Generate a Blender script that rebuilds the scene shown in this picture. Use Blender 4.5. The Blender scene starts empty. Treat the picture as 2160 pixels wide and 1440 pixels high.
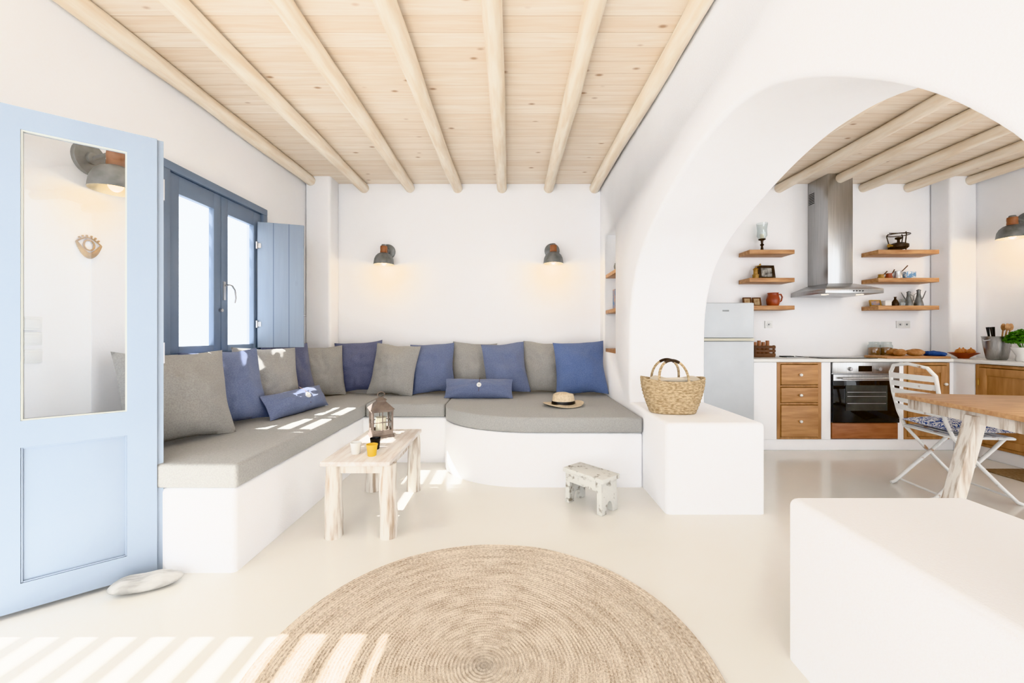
import bpy, bmesh, math, random
from mathutils import Vector, Matrix, noise
random.seed(7)
S=bpy.context.scene
COL=S.collection
try:
    S.view_settings.view_transform='Khronos PBR Neutral'
    S.view_settings.look='None'
except Exception:
    pass
PI=math.pi
# ------------------------------------------------------------------ materials
def lin(c):
    r=[]
    for v in c[:3]:
        v=v/255.0
        r.append(v/12.92 if v<=0.04045 else ((v+0.055)/1.055)**2.4)
    return (r[0],r[1],r[2],1)
MC={}
def M(name,col,rough=.6,metal=0.0,col2=None,vs=4,stretch=(1,1,1),bump=0,bs=60,spec=.5,lo=.35,hi=.65,bstretch=(1,1,1),sheen=0,alpha=None):
    if name in MC: return MC[name]
    m=bpy.data.materials.new(name); m.use_nodes=True
    nt=m.node_tree; N=nt.nodes; L=nt.links
    b=N['Principled BSDF']
    b.inputs['Base Color'].default_value=lin(col)
    b.inputs['Roughness'].default_value=rough
    b.inputs['Metallic'].default_value=metal
    b.inputs['Specular IOR Level'].default_value=spec
    if sheen: b.inputs['Sheen Weight'].default_value=sheen
    tc=N.new('ShaderNodeTexCoord')
    if col2 is None: col2=tuple(min(255,c*1.03) for c in col)
    mp=N.new('ShaderNodeMapping'); mp.inputs['Scale'].default_value=stretch
    L.new(tc.outputs['Object'],mp.inputs['Vector'])
    n=N.new('ShaderNodeTexNoise'); n.inputs['Scale'].default_value=vs; n.inputs['Detail'].default_value=4
    L.new(mp.outputs[0],n.inputs['Vector'])
    r=N.new('ShaderNodeValToRGB'); r.color_ramp.elements[0].position=lo; r.color_ramp.elements[1].position=hi
    r.color_ramp.elements[0].color=lin(col); r.color_ramp.elements[1].color=lin(col2)
    L.new(n.outputs['Fac'],r.inputs[0]); L.new(r.outputs[0],b.inputs['Base Color'])
    if bump:
        mp2=N.new('ShaderNodeMapping'); mp2.inputs['Scale'].default_value=bstretch
        L.new(tc.outputs['Object'],mp2.inputs['Vector'])
        n2=N.new('ShaderNodeTexNoise'); n2.inputs['Scale'].default_value=bs; n2.inputs['Detail'].default_value=3
        L.new(mp2.outputs[0],n2.inputs['Vector'])
        bp=N.new('ShaderNodeBump'); bp.inputs['Strength'].default_value=bump; bp.inputs['Distance'].default_value=.01
        L.new(n2.outputs['Fac'],bp.inputs['Height']); L.new(bp.outputs[0],b.inputs['Normal'])
    MC[name]=m
    return m
def math_node(N,L,op,a,b=None):
    n=N.new('ShaderNodeMath'); n.operation=op
    for i,v in enumerate((a,b)):
        if v is None: continue
        if isinstance(v,(int,float)): n.inputs[i].default_value=v
        else: L.new(v,n.inputs[i])
    return n.outputs[0]
def glass_mat(name,tint=(250,252,252),gl=.08,rough=0.02):
    m=bpy.data.materials.new(name); m.use_nodes=True
    nt=m.node_tree; N=nt.nodes; L=nt.links
    N.remove(N['Principled BSDF']); out=N['Material Output']
    t=N.new('ShaderNodeBsdfTransparent'); t.inputs[0].default_value=lin(tint)
    g=N.new('ShaderNodeBsdfGlossy'); g.inputs['Roughness'].default_value=rough
    lw=N.new('ShaderNodeLayerWeight'); lw.inputs[0].default_value=.5
    p=math_node(N,L,'POWER',lw.outputs['Facing'],4.0)
    ad=math_node(N,L,'ADD',math_node(N,L,'MULTIPLY',p,.5),gl)
    mx=N.new('ShaderNodeMixShader'); L.new(ad,mx.inputs[0]); L.new(t.outputs[0],mx.inputs[1]); L.new(g.outputs[0],mx.inputs[2])
    L.new(mx.outputs[0],out.inputs[0])
    return m
def emis_mat(name,col,st):
    m=bpy.data.materials.new(name); m.use_nodes=True
    b=m.node_tree.nodes['Principled BSDF']
    b.inputs['Base Color'].default_value=lin(col)
    b.inputs['Emission Color'].default_value=lin(col); b.inputs['Emission Strength'].default_value=st
    return m
def plank_mat(name,axis,width,c1,c2,cgap,cknot,gap=.035,rough=.6):
    """boards across `axis` (0=x,1=y,2=z); grain runs perpendicular"""
    m=bpy.data.materials.new(name); m.use_nodes=True
    nt=m.node_tree; N=nt.nodes; L=nt.links; b=N['Principled BSDF']
    b.inputs['Roughness'].default_value=rough
    tc=N.new('ShaderNodeTexCoord'); sp=N.new('ShaderNodeSeparateXYZ'); L.new(tc.outputs['Object'],sp.inputs[0])
    q=math_node(N,L,'DIVIDE',sp.outputs[axis],width)
    fl=math_node(N,L,'FLOOR',q); fr=math_node(N,L,'FRACT',q)
    wn=N.new('ShaderNodeTexWhiteNoise'); wn.noise_dimensions='1D'; L.new(fl,wn.inputs['W'])
    mp=N.new('ShaderNodeMapping'); sc=[1.2,1.2,1.2]; sc[axis]=22; mp.inputs['Scale'].default_value=sc
    off=N.new('ShaderNodeVectorMath'); off.operation='ADD'; L.new(tc.outputs['Object'],off.inputs[0])
    cmb=N.new('ShaderNodeCombineXYZ'); w10=math_node(N,L,'MULTIPLY',wn.outputs[0],9.0)
    for k in range(3):
        if k!=axis: L.new(w10,cmb.inputs[k])
    L.new(cmb.outputs[0],off.inputs[1]); L.new(off.outputs[0],mp.inputs['Vector'])
    ns=N.new('ShaderNodeTexNoise'); ns.inputs['Scale'].default_value=2.2; ns.inputs['Detail'].default_value=5; ns.inputs['Distortion'].default_value=.6
    L.new(mp.outputs[0],ns.inputs['Vector'])
    mxv=math_node(N,L,'ADD',math_node(N,L,'MULTIPLY',ns.outputs['Fac'],.9),math_node(N,L,'MULTIPLY',wn.outputs[0],.25))
    rp=N.new('ShaderNodeValToRGB'); rp.color_ramp.elements[0].position=.30; rp.color_ramp.elements[1].position=.80
    rp.color_ramp.elements[0].color=lin(c1); rp.color_ramp.elements[1].color=lin(c2); L.new(mxv,rp.inputs[0])
    mpk=N.new('ShaderNodeMapping'); sk=[3.6,3.6,3.6]; sk[axis]=7; mpk.inputs['Scale'].default_value=sk; L.new(off.outputs[0],mpk.inputs['Vector'])
    vo=N.new('ShaderNodeTexVoronoi'); vo.inputs['Scale'].default_value=1.0; L.new(mpk.outputs[0],vo.inputs['Vector'])
    kr=N.new('ShaderNodeValToRGB'); kr.color_ramp.elements[0].position=.04; kr.color_ramp.elements[1].position=.12
    kr.color_ramp.elements[0].color=(1,1,1,1); kr.color_ramp.elements[1].color=(0,0,0,1); L.new(vo.outputs['Distance'],kr.inputs[0])
    mk=N.new('ShaderNodeMixRGB'); L.new(kr.outputs[0],mk.inputs[0]); L.new(rp.outputs[0],mk.inputs[1]); mk.inputs[2].default_value=lin(cknot)
    gp=math_node(N,L,'LESS_THAN',fr,gap)
    mg=N.new('ShaderNodeMixRGB'); L.new(gp,mg.inputs[0]); L.new(mk.outputs[0],mg.inputs[1]); mg.inputs[2].default_value=lin(cgap)
    L.new(mg.outputs[0],b.inputs['Base Color'])
    return m
def rug_mat():
    m=bpy.data.materials.new('jute'); m.use_nodes=True
    nt=m.node_tree; N=nt.nodes; L=nt.links; b=N['Principled BSDF']; b.inputs['Roughness'].default_value=.95
    b.inputs['Specular IOR Level'].default_value=.1
    tc=N.new('ShaderNodeTexCoord'); sp=N.new('ShaderNodeSeparateXYZ'); L.new(tc.outputs['Object'],sp.inputs[0])
    x,y=sp.outputs[0],sp.outputs[1]
    r=math_node(N,L,'SQRT',math_node(N,L,'ADD',math_node(N,L,'MULTIPLY',x,x),math_node(N,L,'MULTIPLY',y,y)))
    th=math_node(N,L,'ARCTAN2',y,x)
    rr=math_node(N,L,'MULTIPLY',r,130.0)
    arc=math_node(N,L,'MULTIPLY',th,48.0)
    c=N.new('ShaderNodeCombineXYZ'); L.new(rr,c.inputs[0]); L.new(arc,c.inputs[1])
    n=N.new('ShaderNodeTexNoise'); n.inputs['Scale'].default_value=1.2; n.inputs['Detail'].default_value=4; L.new(c.outputs[0],n.inputs['Vector'])
    c2=N.new('ShaderNodeCombineXYZ'); L.new(math_node(N,L,'MULTIPLY',r,26.0),c2.inputs[0]); L.new(math_node(N,L,'MULTIPLY',th,2.0),c2.inputs[1])
    n2=N.new('ShaderNodeTexNoise'); n2.inputs['Scale'].default_value=1.5; n2.inputs['Detail'].default_value=3; L.new(c2.outputs[0],n2.inputs['Vector'])
    fr=math_node(N,L,'FRACT',math_node(N,L,'MULTIPLY',r,75.0))
    gv=math_node(N,L,'ABSOLUTE',math_node(N,L,'SUBTRACT',fr,.5))
    dk=math_node(N,L,'MULTIPLY',math_node(N,L,'POWER',math_node(N,L,'MULTIPLY',gv,2.0),3.0),.13)
    ad=math_node(N,L,'SUBTRACT',math_node(N,L,'ADD',math_node(N,L,'MULTIPLY',n.outputs['Fac'],.66),math_node(N,L,'MULTIPLY',n2.outputs['Fac'],.42)),dk)
    rp=N.new('ShaderNodeValToRGB'); rp.color_ramp.elements[0].position=.30; rp.color_ramp.elements[1].position=.66
    rp.color_ramp.elements[0].color=lin((157,138,117)); rp.color_ramp.elements[1].color=lin((234,223,208)); L.new(ad,rp.inputs[0])
    L.new(rp.outputs[0],b.inputs['Base Color'])
    n3=N.new('ShaderNodeTexNoise'); n3.inputs['Scale'].default_value=200; L.new(tc.outputs['Object'],n3.inputs['Vector'])
    bp=N.new('ShaderNodeBump'); bp.inputs['Strength'].default_value=.8; bp.inputs['Distance'].default_value=.004
    L.new(math_node(N,L,'ADD',n.outputs['Fac'],n3.outputs['Fac']),bp.inputs['Height']); L.new(bp.outputs[0],b.inputs['Normal'])
    return m
def voro_mat(name,c1,c2,scale=30):
    m=bpy.data.materials.new(name); m.use_nodes=True
    nt=m.node_tree; N=nt.nodes; L=nt.links; b=N['Principled BSDF']; b.inputs['Roughness'].default_value=.8
    tc=N.new('ShaderNodeTexCoord')
    n=N.new('ShaderNodeTexNoise'); n.inputs['Scale'].default_value=scale; n.inputs['Detail'].default_value=1; n.inputs['Distortion'].default_value=2.5
    L.new(tc.outputs['Object'],n.inputs['Vector'])
    rp=N.new('ShaderNodeValToRGB'); rp.color_ramp.interpolation='CONSTANT'
    e=rp.color_ramp.elements; e[0].position=0; e[0].color=lin(c2); e[1].position=.42; e[1].color=lin(c1)
    e3=e.new(.52); e3.color=lin(c2); e4=e.new(.60); e4.color=lin(c1)
    L.new(n.outputs['Fac'],rp.inputs[0]); L.new(rp.outputs[0],b.inputs['Base Color'])
    return m

PLASTER=M('white_plaster',(243,243,245),.85,col2=(246,246,248),vs=1.5,bump=.06,bs=60,spec=.2)
PLASTER2=M('rough_white_plaster',(241,241,243),.85,col2=(245,245,247),vs=2,bump=.18,bs=150,spec=.2)
FLOOR=M('polished_cement',(226,223,216),.18,col2=(232,229,223),vs=1.1,bump=.010,bs=12,spec=.55)
CEIL=plank_mat('ceiling_boards',1,.118,(231,211,187),(245,234,219),(204,178,150),(182,148,118),gap=.026)
BEAM=M('peeled_log',(234,217,194),.65,col2=(247,237,221),vs=3,stretch=(9,1,9),bump=.3,bs=8,bstretch=(8,.8,8))
BLUE=M('pale_blue_paint',(150,162,177),.4,col2=(155,167,182),vs=2,spec=.5)
BLUE2=M('grey_blue_paint',(114,129,150),.45,col2=(120,135,156),vs=2)
BLUE3=plank_mat('blue_boards',0,.119,(138,151,168),(144,157,174),(102,117,138),(138,151,168),gap=.05,rough=.45)
GREY_F=M('taupe_linen',(156,154,150),.95,col2=(171,169,165),vs=140,bump=.35,bs=420,spec=.1,sheen=.2)
SEAT_F=M('taupe_seat_canvas',(160,159,156),.95,col2=(173,172,169),vs=150,bump=.3,bs=420,spec=.1,sheen=.2)
BLUE_F=M('blue_linen',(109,119,148),.95,col2=(123,133,162),vs=140,bump=.35,bs=420,spec=.1,sheen=.2)
BLUE_FB=M('bright_blue_linen',(99,117,158),.95,col2=(113,131,172),vs=140,bump=.35,bs=420,spec=.1,sheen=.2)
BLUE_FD=M('indigo_linen',(104,109,134),.95,col2=(117,122,148),vs=140,bump=.35,bs=420,spec=.1,sheen=.2)
WOODS=M('oiled_pine',(168,120,80),.5,col2=(196,152,108),vs=3,stretch=(2,12,12),bump=.08,bs=30)
TABLEW=M('oiled_table_wood',(178,134,94),.4,col2=(200,160,118),vs=3,stretch=(2,12,12),bump=.05,bs=30)
WOODC=M('honey_pine_cabinet',(160,116,76),.5,col2=(188,144,100),vs=2.5,stretch=(9,9,1.4),bump=.08,bs=30)
WOODC_H=M('honey_pine_drawer',(164,120,80),.5,col2=(192,148,104),vs=2.5,stretch=(1.4,9,12),bump=.08,bs=30)
REDW=M('reddish_wood',(142,90,60),.5,col2=(164,110,76),vs=3,stretch=(2,8,14))
WASH=M('whitewashed_wood',(176,158,140),.8,col2=(228,223,216),vs=3,stretch=(12,12,1.3),bump=.3,bs=20,bstretch=(6,6,1),lo=.33,hi=.53)
WASHT=M('whitewashed_table_top',(210,200,192),.7,col2=(230,226,222),vs=3,stretch=(14,1.5,14),bump=.15,bs=20,bstretch=(6,1,6),lo=.35,hi=.6)
CHIP=M('chipped_white_paint',(140,132,120),.8,col2=(210,209,204),vs=24,stretch=(1,1,1),bump=.4,bs=40,lo=.32,hi=.44)
RUSTW=M('rusty_white_metal',(166,128,94),.5,col2=(228,228,226),vs=16,lo=.28,hi=.37)
ZINC=M('dark_zinc',(112,114,114),.45,metal=.6,col2=(144,146,146),vs=12)
STEEL=M('brushed_steel',(172,172,172),.3,metal=1,col2=(188,188,188),vs=3,stretch=(60,60,1))
STEEL2=M('satin_steel',(186,186,188),.3,metal=.9)
BRASS=M('aged_brass',(150,112,52),.45,metal=.2,col2=(184,146,80),vs=14)
BLACK=M('black_satin',(18,18,20),.35)
BLKGL=M('black_glass',(10,10,12),.05)
DARKB=M('dark_bronze',(54,44,38),.45,metal=.6,col2=(80,68,58),vs=20)
LANT=M('weathered_brown_metal',(106,94,86),.7,metal=.2,col2=(134,120,110),vs=18)
WHITEP=M('white_enamel',(222,222,220),.3)
CHINA=M('white_china',(232,231,228),.2)
FRIDGE=M('fridge_white',(192,196,200),.35)
STRAW=M('woven_straw',(164,139,106),.9,col2=(208,187,155),vs=45,stretch=(1,1,2.5),bump=.9,bs=95,spec=.15,bstretch=(1,1,2.2),lo=.35,hi=.62)
HATST=M('hat_straw',(206,188,160),.85,col2=(224,208,184),vs=80,bump=.4,bs=240)
CLAY=M('glazed_terracotta',(142,64,38),.3,col2=(164,80,50),vs=8)
STONE=M('marble_pebble',(158,156,152),.7,col2=(200,198,194),vs=9,stretch=(1,4,1),bump=.4,bs=30)
BREAD=M('bread_crust',(154,106,66),.85,col2=(196,152,108),vs=14,bump=.6,bs=40)
GREEN=M('basil_leaf',(58,112,34),.55,col2=(98,158,60),vs=18)
ONION=M('onion_skin',(180,114,66),.4,col2=(204,144,90),vs=10,stretch=(4,4,1))
TOWEL=M('blue_towel',(52,80,140),.95,col2=(66,96,158),vs=40,bump=.4,bs=200)
YEL=M('yellow_glaze',(230,190,66),.35)
PHOTO_BW=M('old_photograph',(70,66,62),.5,col2=(190,186,178),vs=22)
PIC_B=M('blue_picture',(70,120,170),.5,col2=(214,160,90),vs=14)
TIN=M('pale_blue_tin',(110,156,198),.4,col2=(222,230,236),vs=28,lo=.48,hi=.52)
DOILY=M('pebble_light',(225,225,222),.6)
CANDLE=M('ivory_wax',(236,228,206),.5)
DARKW=M('dark_walnut',(84,54,34),.6,col2=(110,74,48),vs=6)
MATB=M('brown_floor_mat',(136,114,90),.95,col2=(160,138,112),vs=60,bump=.5,bs=120)
GLASS=glass_mat('clear_pane',gl=.02)
GLASSD=glass_mat('door_pane',tint=(246,249,252),gl=.08)
GLASSJ=glass_mat('jar_glass',tint=(235,240,240),gl=.10)
BULB=emis_mat('warm_bulb',(255,214,150),14)
PATT=voro_mat('blue_floral_cotton',(226,228,232),(46,74,142),20)
WORK=M('white_marble_worktop',(218,217,214),.3,col2=(229,228,225),vs=4)

# ------------------------------------------------------------------ geometry helpers
def B(): return bmesh.new()
def tv(M4,v): return (M4@Vector(v)) if M4 is not None else Vector(v)
def boxr(bm,x0,x1,y0,y1,z0,z1,M4=None):
    vs=[bm.verts.new(tv(M4,(x,y,z))) for x in (x0,x1) for y in (y0,y1) for z in (z0,z1)]
    for f in ((0,1,3,2),(4,6,7,5),(0,4,5,1),(2,3,7,6),(0,2,6,4),(1,5,7,3)):
        bm.faces.new([vs[i] for i in f])
def rings(bm,rs,cap0=True,cap1=True):
    prev=None; first=None
    for r in rs:
        cur=[bm.verts.new(v) for v in r]
        if prev:
            n=len(cur)
            for i in range(n): bm.faces.new((prev[i],prev[(i+1)%n],cur[(i+1)%n],cur[i]))
        else: first=cur
        prev=cur
    if cap0: bm.faces.new(first[::-1])
    if cap1: bm.faces.new(prev)
def tube(bm,pts,r,seg=8,cap=True):
    pts=[Vector(p) for p in pts]; n=len(pts); R=[]
    nrm=None
    for i,p in enumerate(pts):
        t=(pts[min(i+1,n-1)]-pts[max(i-1,0)]).normalized()
        if nrm is None:
            a=Vector((0,0,1)) if abs(t.z)<.9 else Vector((1,0,0)); nrm=(a-t*a.dot(t)).normalized()
        else:
            nrm=(nrm-t*nrm.dot(t)).normalized()
        bn=t.cross(nrm); rad=r[i] if isinstance(r,(list,tuple)) else r
        R.append([p+(nrm*math.cos(2*PI*k/seg)+bn*math.sin(2*PI*k/seg))*rad for k in range(seg)])
    rings(bm,R,cap,cap)
def cyl(bm,p1,p2,r1,r2=None,seg=24): tube(bm,[p1,p2],[r1,r1 if r2 is None else r2],seg)
def lathe(bm,prof,seg=32,c=(0,0,0),sx=1,sy=1,cap0=True,cap1=True,fn=None):
    R=[]
    for r,z in prof:
        ring=[]
        for k in range(seg):
            a=2*PI*k/seg; rr=max(r,1e-4)
            v=Vector((c[0]+rr*math.cos(a)*sx,c[1]+rr*math.sin(a)*sy,c[2]+z))
            if fn: v=fn(v,a,r,z)
            ring.append(v)
        R.append(ring)
    rings(bm,R,cap0,cap1)
def sphere(bm,c,r,seg=16,n=10,M4=None):
    if not isinstance(r,(tuple,list)): r=(r,r,r)
    R=[]
    for i in range(1,n):
        a=PI*i/n
        R.append([tv(M4,(c[0]+r[0]*math.sin(a)*math.cos(2*PI*k/seg),c[1]+r[1]*math.sin(a)*math.sin(2*PI*k/seg),c[2]-r[2]*math.cos(a))) for k in range(seg)])
    rings(bm,R)
def quad(bm,pts): bm.faces.new([bm.verts.new(Vector(p)) for p in pts])
def prism(bm,poly,a,b,axis='z'):
    def P(p,h):
        if axis=='z': return (p[0],p[1],h)
        if axis=='x': return (h,p[0],p[1])
        return (p[0],h,p[1])
    lo=[bm.verts.new(P(p,a)) for p in poly]; hi=[bm.verts.new(P(p,b)) for p in poly]
    n=len(poly)
    bm.faces.new(lo[::-1]); bm.faces.new(hi)
    for i in range(n): bm.faces.new((lo[i],lo[(i+1)%n],hi[(i+1)%n],hi[i]))
def fin(bm,name,mat,parent=None,loc=None,rot=None,bevel=0,seg=2,ang=40,label=None,bfilter=None,merge=False):
    bmesh.ops.recalc_face_normals(bm,faces=bm.faces)
    if bevel:
        es=[e for e in bm.edges if len(e.link_faces)==2 and e.calc_face_angle(0)>math.radians(30) and (bfilter is None or bfilter(e))]
        bmesh.ops.bevel(bm,geom=es,offset=bevel,segments=seg,profile=.5,affect='EDGES',clamp_overlap=True)
    me=bpy.data.meshes.new(name); bm.to_mesh(me); bm.free()
    me.materials.append(mat)
    for p in me.polygons: p.use_smooth=True
    me.set_sharp_from_angle(angle=math.radians(ang))
    o=bpy.data.objects.new(name,me); COL.objects.link(o)
    if parent: o.parent=parent
    if loc is not None: o.location=loc
    if rot is not None: o.rotation_euler=rot
    if label: o['label']=label
    return o
def tag(o,label,cat=None,group=None,kind=None):
    o['label']=label
    if cat: o['category']=cat
    if group: o['group']=group
    if kind: o['kind']=kind
    return o
def thing(name,label,cat,loc=(0,0,0),rot=(0,0,0),group=None,kind=None):
    e=bpy.data.objects.new(name,None); COL.objects.link(e); e.location=loc; e.rotation_euler=rot; e.empty_display_size=.1
    return tag(e,label,cat,group,kind)
def sub(name,parent,loc=(0,0,0),rot=(0,0,0)):
    e=bpy.data.objects.new(name,None); COL.objects.link(e); e.parent=parent; e.location=loc; e.rotation_euler=rot; e.empty_display_size=.05
    return e

# ------------------------------------------------------------------ room shell
CZ=2.83; YB=-2.4
bm=B(); boxr(bm,-2.35,5.1,YB,4.65,-.1,0); tag(fin(bm,'floor',FLOOR),'cream polished cement floor',  'floor',kind='structure')
bm=B(); boxr(bm,-2.35,5.1,YB,4.65,CZ,CZ+.1); tag(fin(bm,'ceiling',CEIL),'whitewashed pine board ceiling','ceiling',kind='structure')
bm=B(); boxr(bm,-2.35,5.1,4.5,4.65,0,CZ); tag(fin(bm,'wall_back',PLASTER),'smooth white plastered wall','wall',kind='structure')
bm=B()
for a in ((YB,.15,0,CZ),(.15,1.53,2.17,CZ),(1.53,2.5,0,CZ),(2.5,3.57,0,.97),(2.5,3.57,2.25,CZ),(3.57,4.5,0,CZ)):
    boxr(bm,-2.35,-2.2,*a)
tag(fin(bm,'wall_left',PLASTER),'white plastered wall with window and doorway','wall',kind='structure')
bm=B()
for a in ((YB,.4,0,CZ),(.4,2.0,2.2,CZ),(2.0,4.5,0,CZ)): boxr(bm,4.95,5.1,*a)  # opening out of view, added so sky light brightens the kitchen
tag(fin(bm,'wall_right',PLASTER),'white plastered kitchen side wall with an added unseen opening for light','wall',kind='structure')
bf=lambda e: abs(e.verts[0].co.z-e.verts[1].co.z)>1
bm=B(); boxr(bm,-2.2,-1.93,4.28,4.5,0,CZ); tag(fin(bm,'trim_1',PLASTER,bevel=.03,seg=4,bfilter=bf),'white plastered corner pilaster','pilaster',kind='structure')
bm=B(); boxr(bm,4.66,4.95,4.28,4.5,0,CZ); tag(fin(bm,'trim_2',PLASTER,bevel=.03,seg=4,bfilter=bf),'white plastered kitchen corner pilaster','pilaster',kind='structure')
raw=[(3.38,.9),(3.375,1.15),(3.345,1.37),(3.26,1.58),(3.12,1.74),(2.93,1.87),(2.656,1.99),(2.42,2.075),(2.2,2.135),(2.0,2.165),(1.77,2.16),(1.574,2.115),(1.417,2.045),(1.269,1.96),(1.104,1.845),(.983,1.745),(.885,1.645),(.787,1.52),(.72,1.38),(.68,1.2),(.67,.95)]
arc=[]
for i in range(len(raw)-1):
    p0=Vector(raw[max(i-1,0)]);p1=Vector(raw[i]);p2=Vector(raw[i+1]);p3=Vector(raw[min(i+2,len(raw)-1)])
    for s in range(4):
        t=s/4
        v=.5*((2*p1)+(p2-p0)*t+(2*p0-5*p1+4*p2-p3)*t*t+(-p0+3*p1-3*p2+p3)*t**3)
        arc.append((v.x,v.y))
arc.append(raw[-1])
prof=[(4.5,0),(2.572,0),(2.572,.584),(3.38,.584)]+arc+[(.67,.572),(1.448,.572),(1.448,0),(YB,0),(YB,CZ),(4.5,CZ)]
bm=B(); prism(bm,prof,.985,1.62,'x')
def abf(e):
    a,b=e.verts[0].co,e.verts[1].co
    for c in (0,CZ):
        if abs(a.z-c)<1e-3 and abs(b.z-c)<1e-3: return False
    for c in (4.5,YB):
        if abs(a.y-c)<1e-3 and abs(b.y-c)<1e-3: return False
    for (yy,zz) in ((3.38,.584),(.67,.572)):
        if all(abs(v.y-yy)<1e-3 and abs(v.z-zz)<1e-3 for v in (a,b)): return False
    return True
aw=fin(bm,'wall_arch',PLASTER2,bevel=.030,seg=5,bfilter=abf)
tag(aw,'thick white plastered partition wall with wide arch and low parapets','wall',kind='structure')
bm=B(); boxr(bm,.9,1.22,3.83,4.27,.965,2.2); cut=fin(bm,'cutter',PLASTER2)
mod=aw.modifiers.new('niche','BOOLEAN'); mod.object=cut; mod.operation='DIFFERENCE'; mod.solver='EXACT'
dg=bpy.context.evaluated_depsgraph_get(); me=bpy.data.meshes.new_from_object(aw.evaluated_get(dg)); aw.modifiers.clear(); aw.data=me
bpy.data.objects.remove(cut)
def beam(x,y0,y1,sd,k,rad=.054):
    bm=B(); R=[]; n=34
    for i in range(n+1):
        y=y0+(y1-y0)*i/n
        ox=.018*noise.noise((y*.8,sd*3.1,0)); oz=.006*noise.noise((y*.9,sd*5.1,4))
        rr=rad*(1+.14*noise.noise((y*1.6,sd,9)))
        R.append([Vector((x+ox+rr*math.cos(2*PI*j/20)*(1+.04*noise.noise((j*.6,y*2,sd))),y,CZ-.050+oz+rr*math.sin(2*PI*j/20))) for j in range(20)])
    rings(bm,R)
    tag(fin(bm,'ceiling_beam',BEAM,ang=60),'peeled pale round log beam across the board ceiling','beam',k)
for i,x in enumerate((-2.145,-1.65,-1.13,-.61,-.10,.416,.925)): beam(x,YB,4.498 if i else 4.278,i+1,'living room ceiling beams')
for i,x in enumerate((2.0,2.5,2.98,3.42,3.92,4.42,4.86)): beam(x,YB,4.498 if x<4.8 else 4.278,i+11,'kitchen ceiling beams',.049)

# ------------------------------------------------------------------ window
w=thing('window_1','grey-blue painted casement window with inward board shutter','window',(-2.2,3.03,.97),kind='structure')
bm=B()
for a in ((-.53,.54,0,.05),(-.53,.54,1.225,1.28)): boxr(bm,-.06,.035,a[0],a[1],a[2],a[3])
for a in ((-.53,-.475),(.485,.54)): boxr(bm,-.06,.035,a[0],a[1],0.05,1.225)
fin(bm,'window_frame',BLUE2,w,bevel=.004)
for (y0,y1,g0,g1) in ((-.472,-.004,-.385,-.076),(.0,.48,.07,.38)):
    em=sub('casement',w)
    bm=B(); x0,x1=-.025,.015
    boxr(bm,x0,x1,y0,g0,.05,1.22); boxr(bm,x0,x1,g1,y1,.05,1.22); boxr(bm,x0,x1,g0,g1,.05,.10); boxr(bm,x0,x1,g0,g1,1.10,1.22)
    fin(bm,'casement_frame',BLUE2,em,bevel=.003)
    bm=B(); quad(bm,[(-.02,g0,.10),(-.02,g1,.10),(-.02,g1,1.10),(-.02,g0,1.10)]); fin(bm,'glass_pane',GLASS,em)
bm=B(); boxr(bm,.015,.022,.015,.04,.44,.58); tube(bm,[(.02,.028,.55),(.055,.028,.555),(.065,.045,.55),(.065,.075,.52),(.065,.085,.46),(.06,.08,.42)],.007)
fin(bm,'window_handle',STEEL2,w,label='satin metal lever handle')
bm=B(); cyl(bm,(.015,-.015,.36),(.035,-.015,.36),.012); fin(bm,'latch',STEEL2,w)
sh=sub('shutter',w,(.03,.40,.067),(0,0,math.atan2(.12,.336)))
bm=B(); boxr(bm,0,.357,0,.028,0,1.073)
fin(bm,'shutter_boards',BLUE3,sh,bevel=.003,label='light blue vertical boards')
for z in (.2,.87):
    bm=B(); cyl(bm,(0,-.008,z-.03),(0,-.008,z+.03),.008); boxr(bm,0,.03,-.003,0,z-.02,z+.02); fin(bm,'hinge',STEEL2,sh)
bm=B(); cyl(bm,(.357,.014,.28),(.372,.014,.28),.006); fin(bm,'catch',STEEL2,sh)

# ------------------------------------------------------------------ door
d=thing('door_1','pale blue half-glazed wooden door standing open','door',(-2.095,1.577,0),(0,0,math.atan2(.647,.764)),kind='structure')
bm=B()
T=.042
for a in ((0,.11,.02,2.08),(.426,.53,.02,2.08),(.11,.426,.02,.13),(.11,.426,.686,.795),(.11,.426,1.99,2.08)): boxr(bm,a[0],a[1],0,T,a[2],a[3])
boxr(bm,.53,.553,.014,T+.012,.02,2.08)
fin(bm,'door_leaf',BLUE,d)
bm=B(); boxr(bm,.108,.428,.012,.028,.125,.69); fin(bm,'lower_panel',BLUE,d,bevel=.003)
bm=B()
for a in ((.11,.116,.13,.686),(.420,.426,.13,.686),(.116,.420,.13,.136),(.116,.420,.680,.686)): boxr(bm,a[0],a[1],.004,.014,a[2],a[3])
fin(bm,'panel_moulding',BLUE,d,bevel=.002)
bm=B(); quad(bm,[(.108,.018,.79),(.428,.018,.79),(.428,.018,1.995),(.108,.018,1.995)]); fin(bm,'glass_pane',GLASSD,d)
bm=B()
for a in ((.11,.116,.795,1.99),(.420,.426,.795,1.99),(.116,.420,.795,.801),(.116,.420,1.984,1.99)): boxr(bm,a[0],a[1],.004,.016,a[2],a[3])
fin(bm,'glazing_bead',M('putty_bead',(190,192,186),.6),d)
for z in (1.06,1.85):
    bm=B(); boxr(bm,.553,.557,.02,.04,z-.05,z+.05); fin(bm,'strike_plate',STEEL2,d)
bm=B(); boxr(bm,-2.35,-2.17,1.53,1.575,0,2.13); boxr(bm,-2.35,-2.2,.15,.2,0,2.13); boxr(bm,-2.35,-2.2,.15,1.53,2.12,2.17)
tag(fin(bm,'trim_3',BLUE,bevel=.004),'pale blue wooden door frame lining the doorway','door frame',kind='structure')

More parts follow.
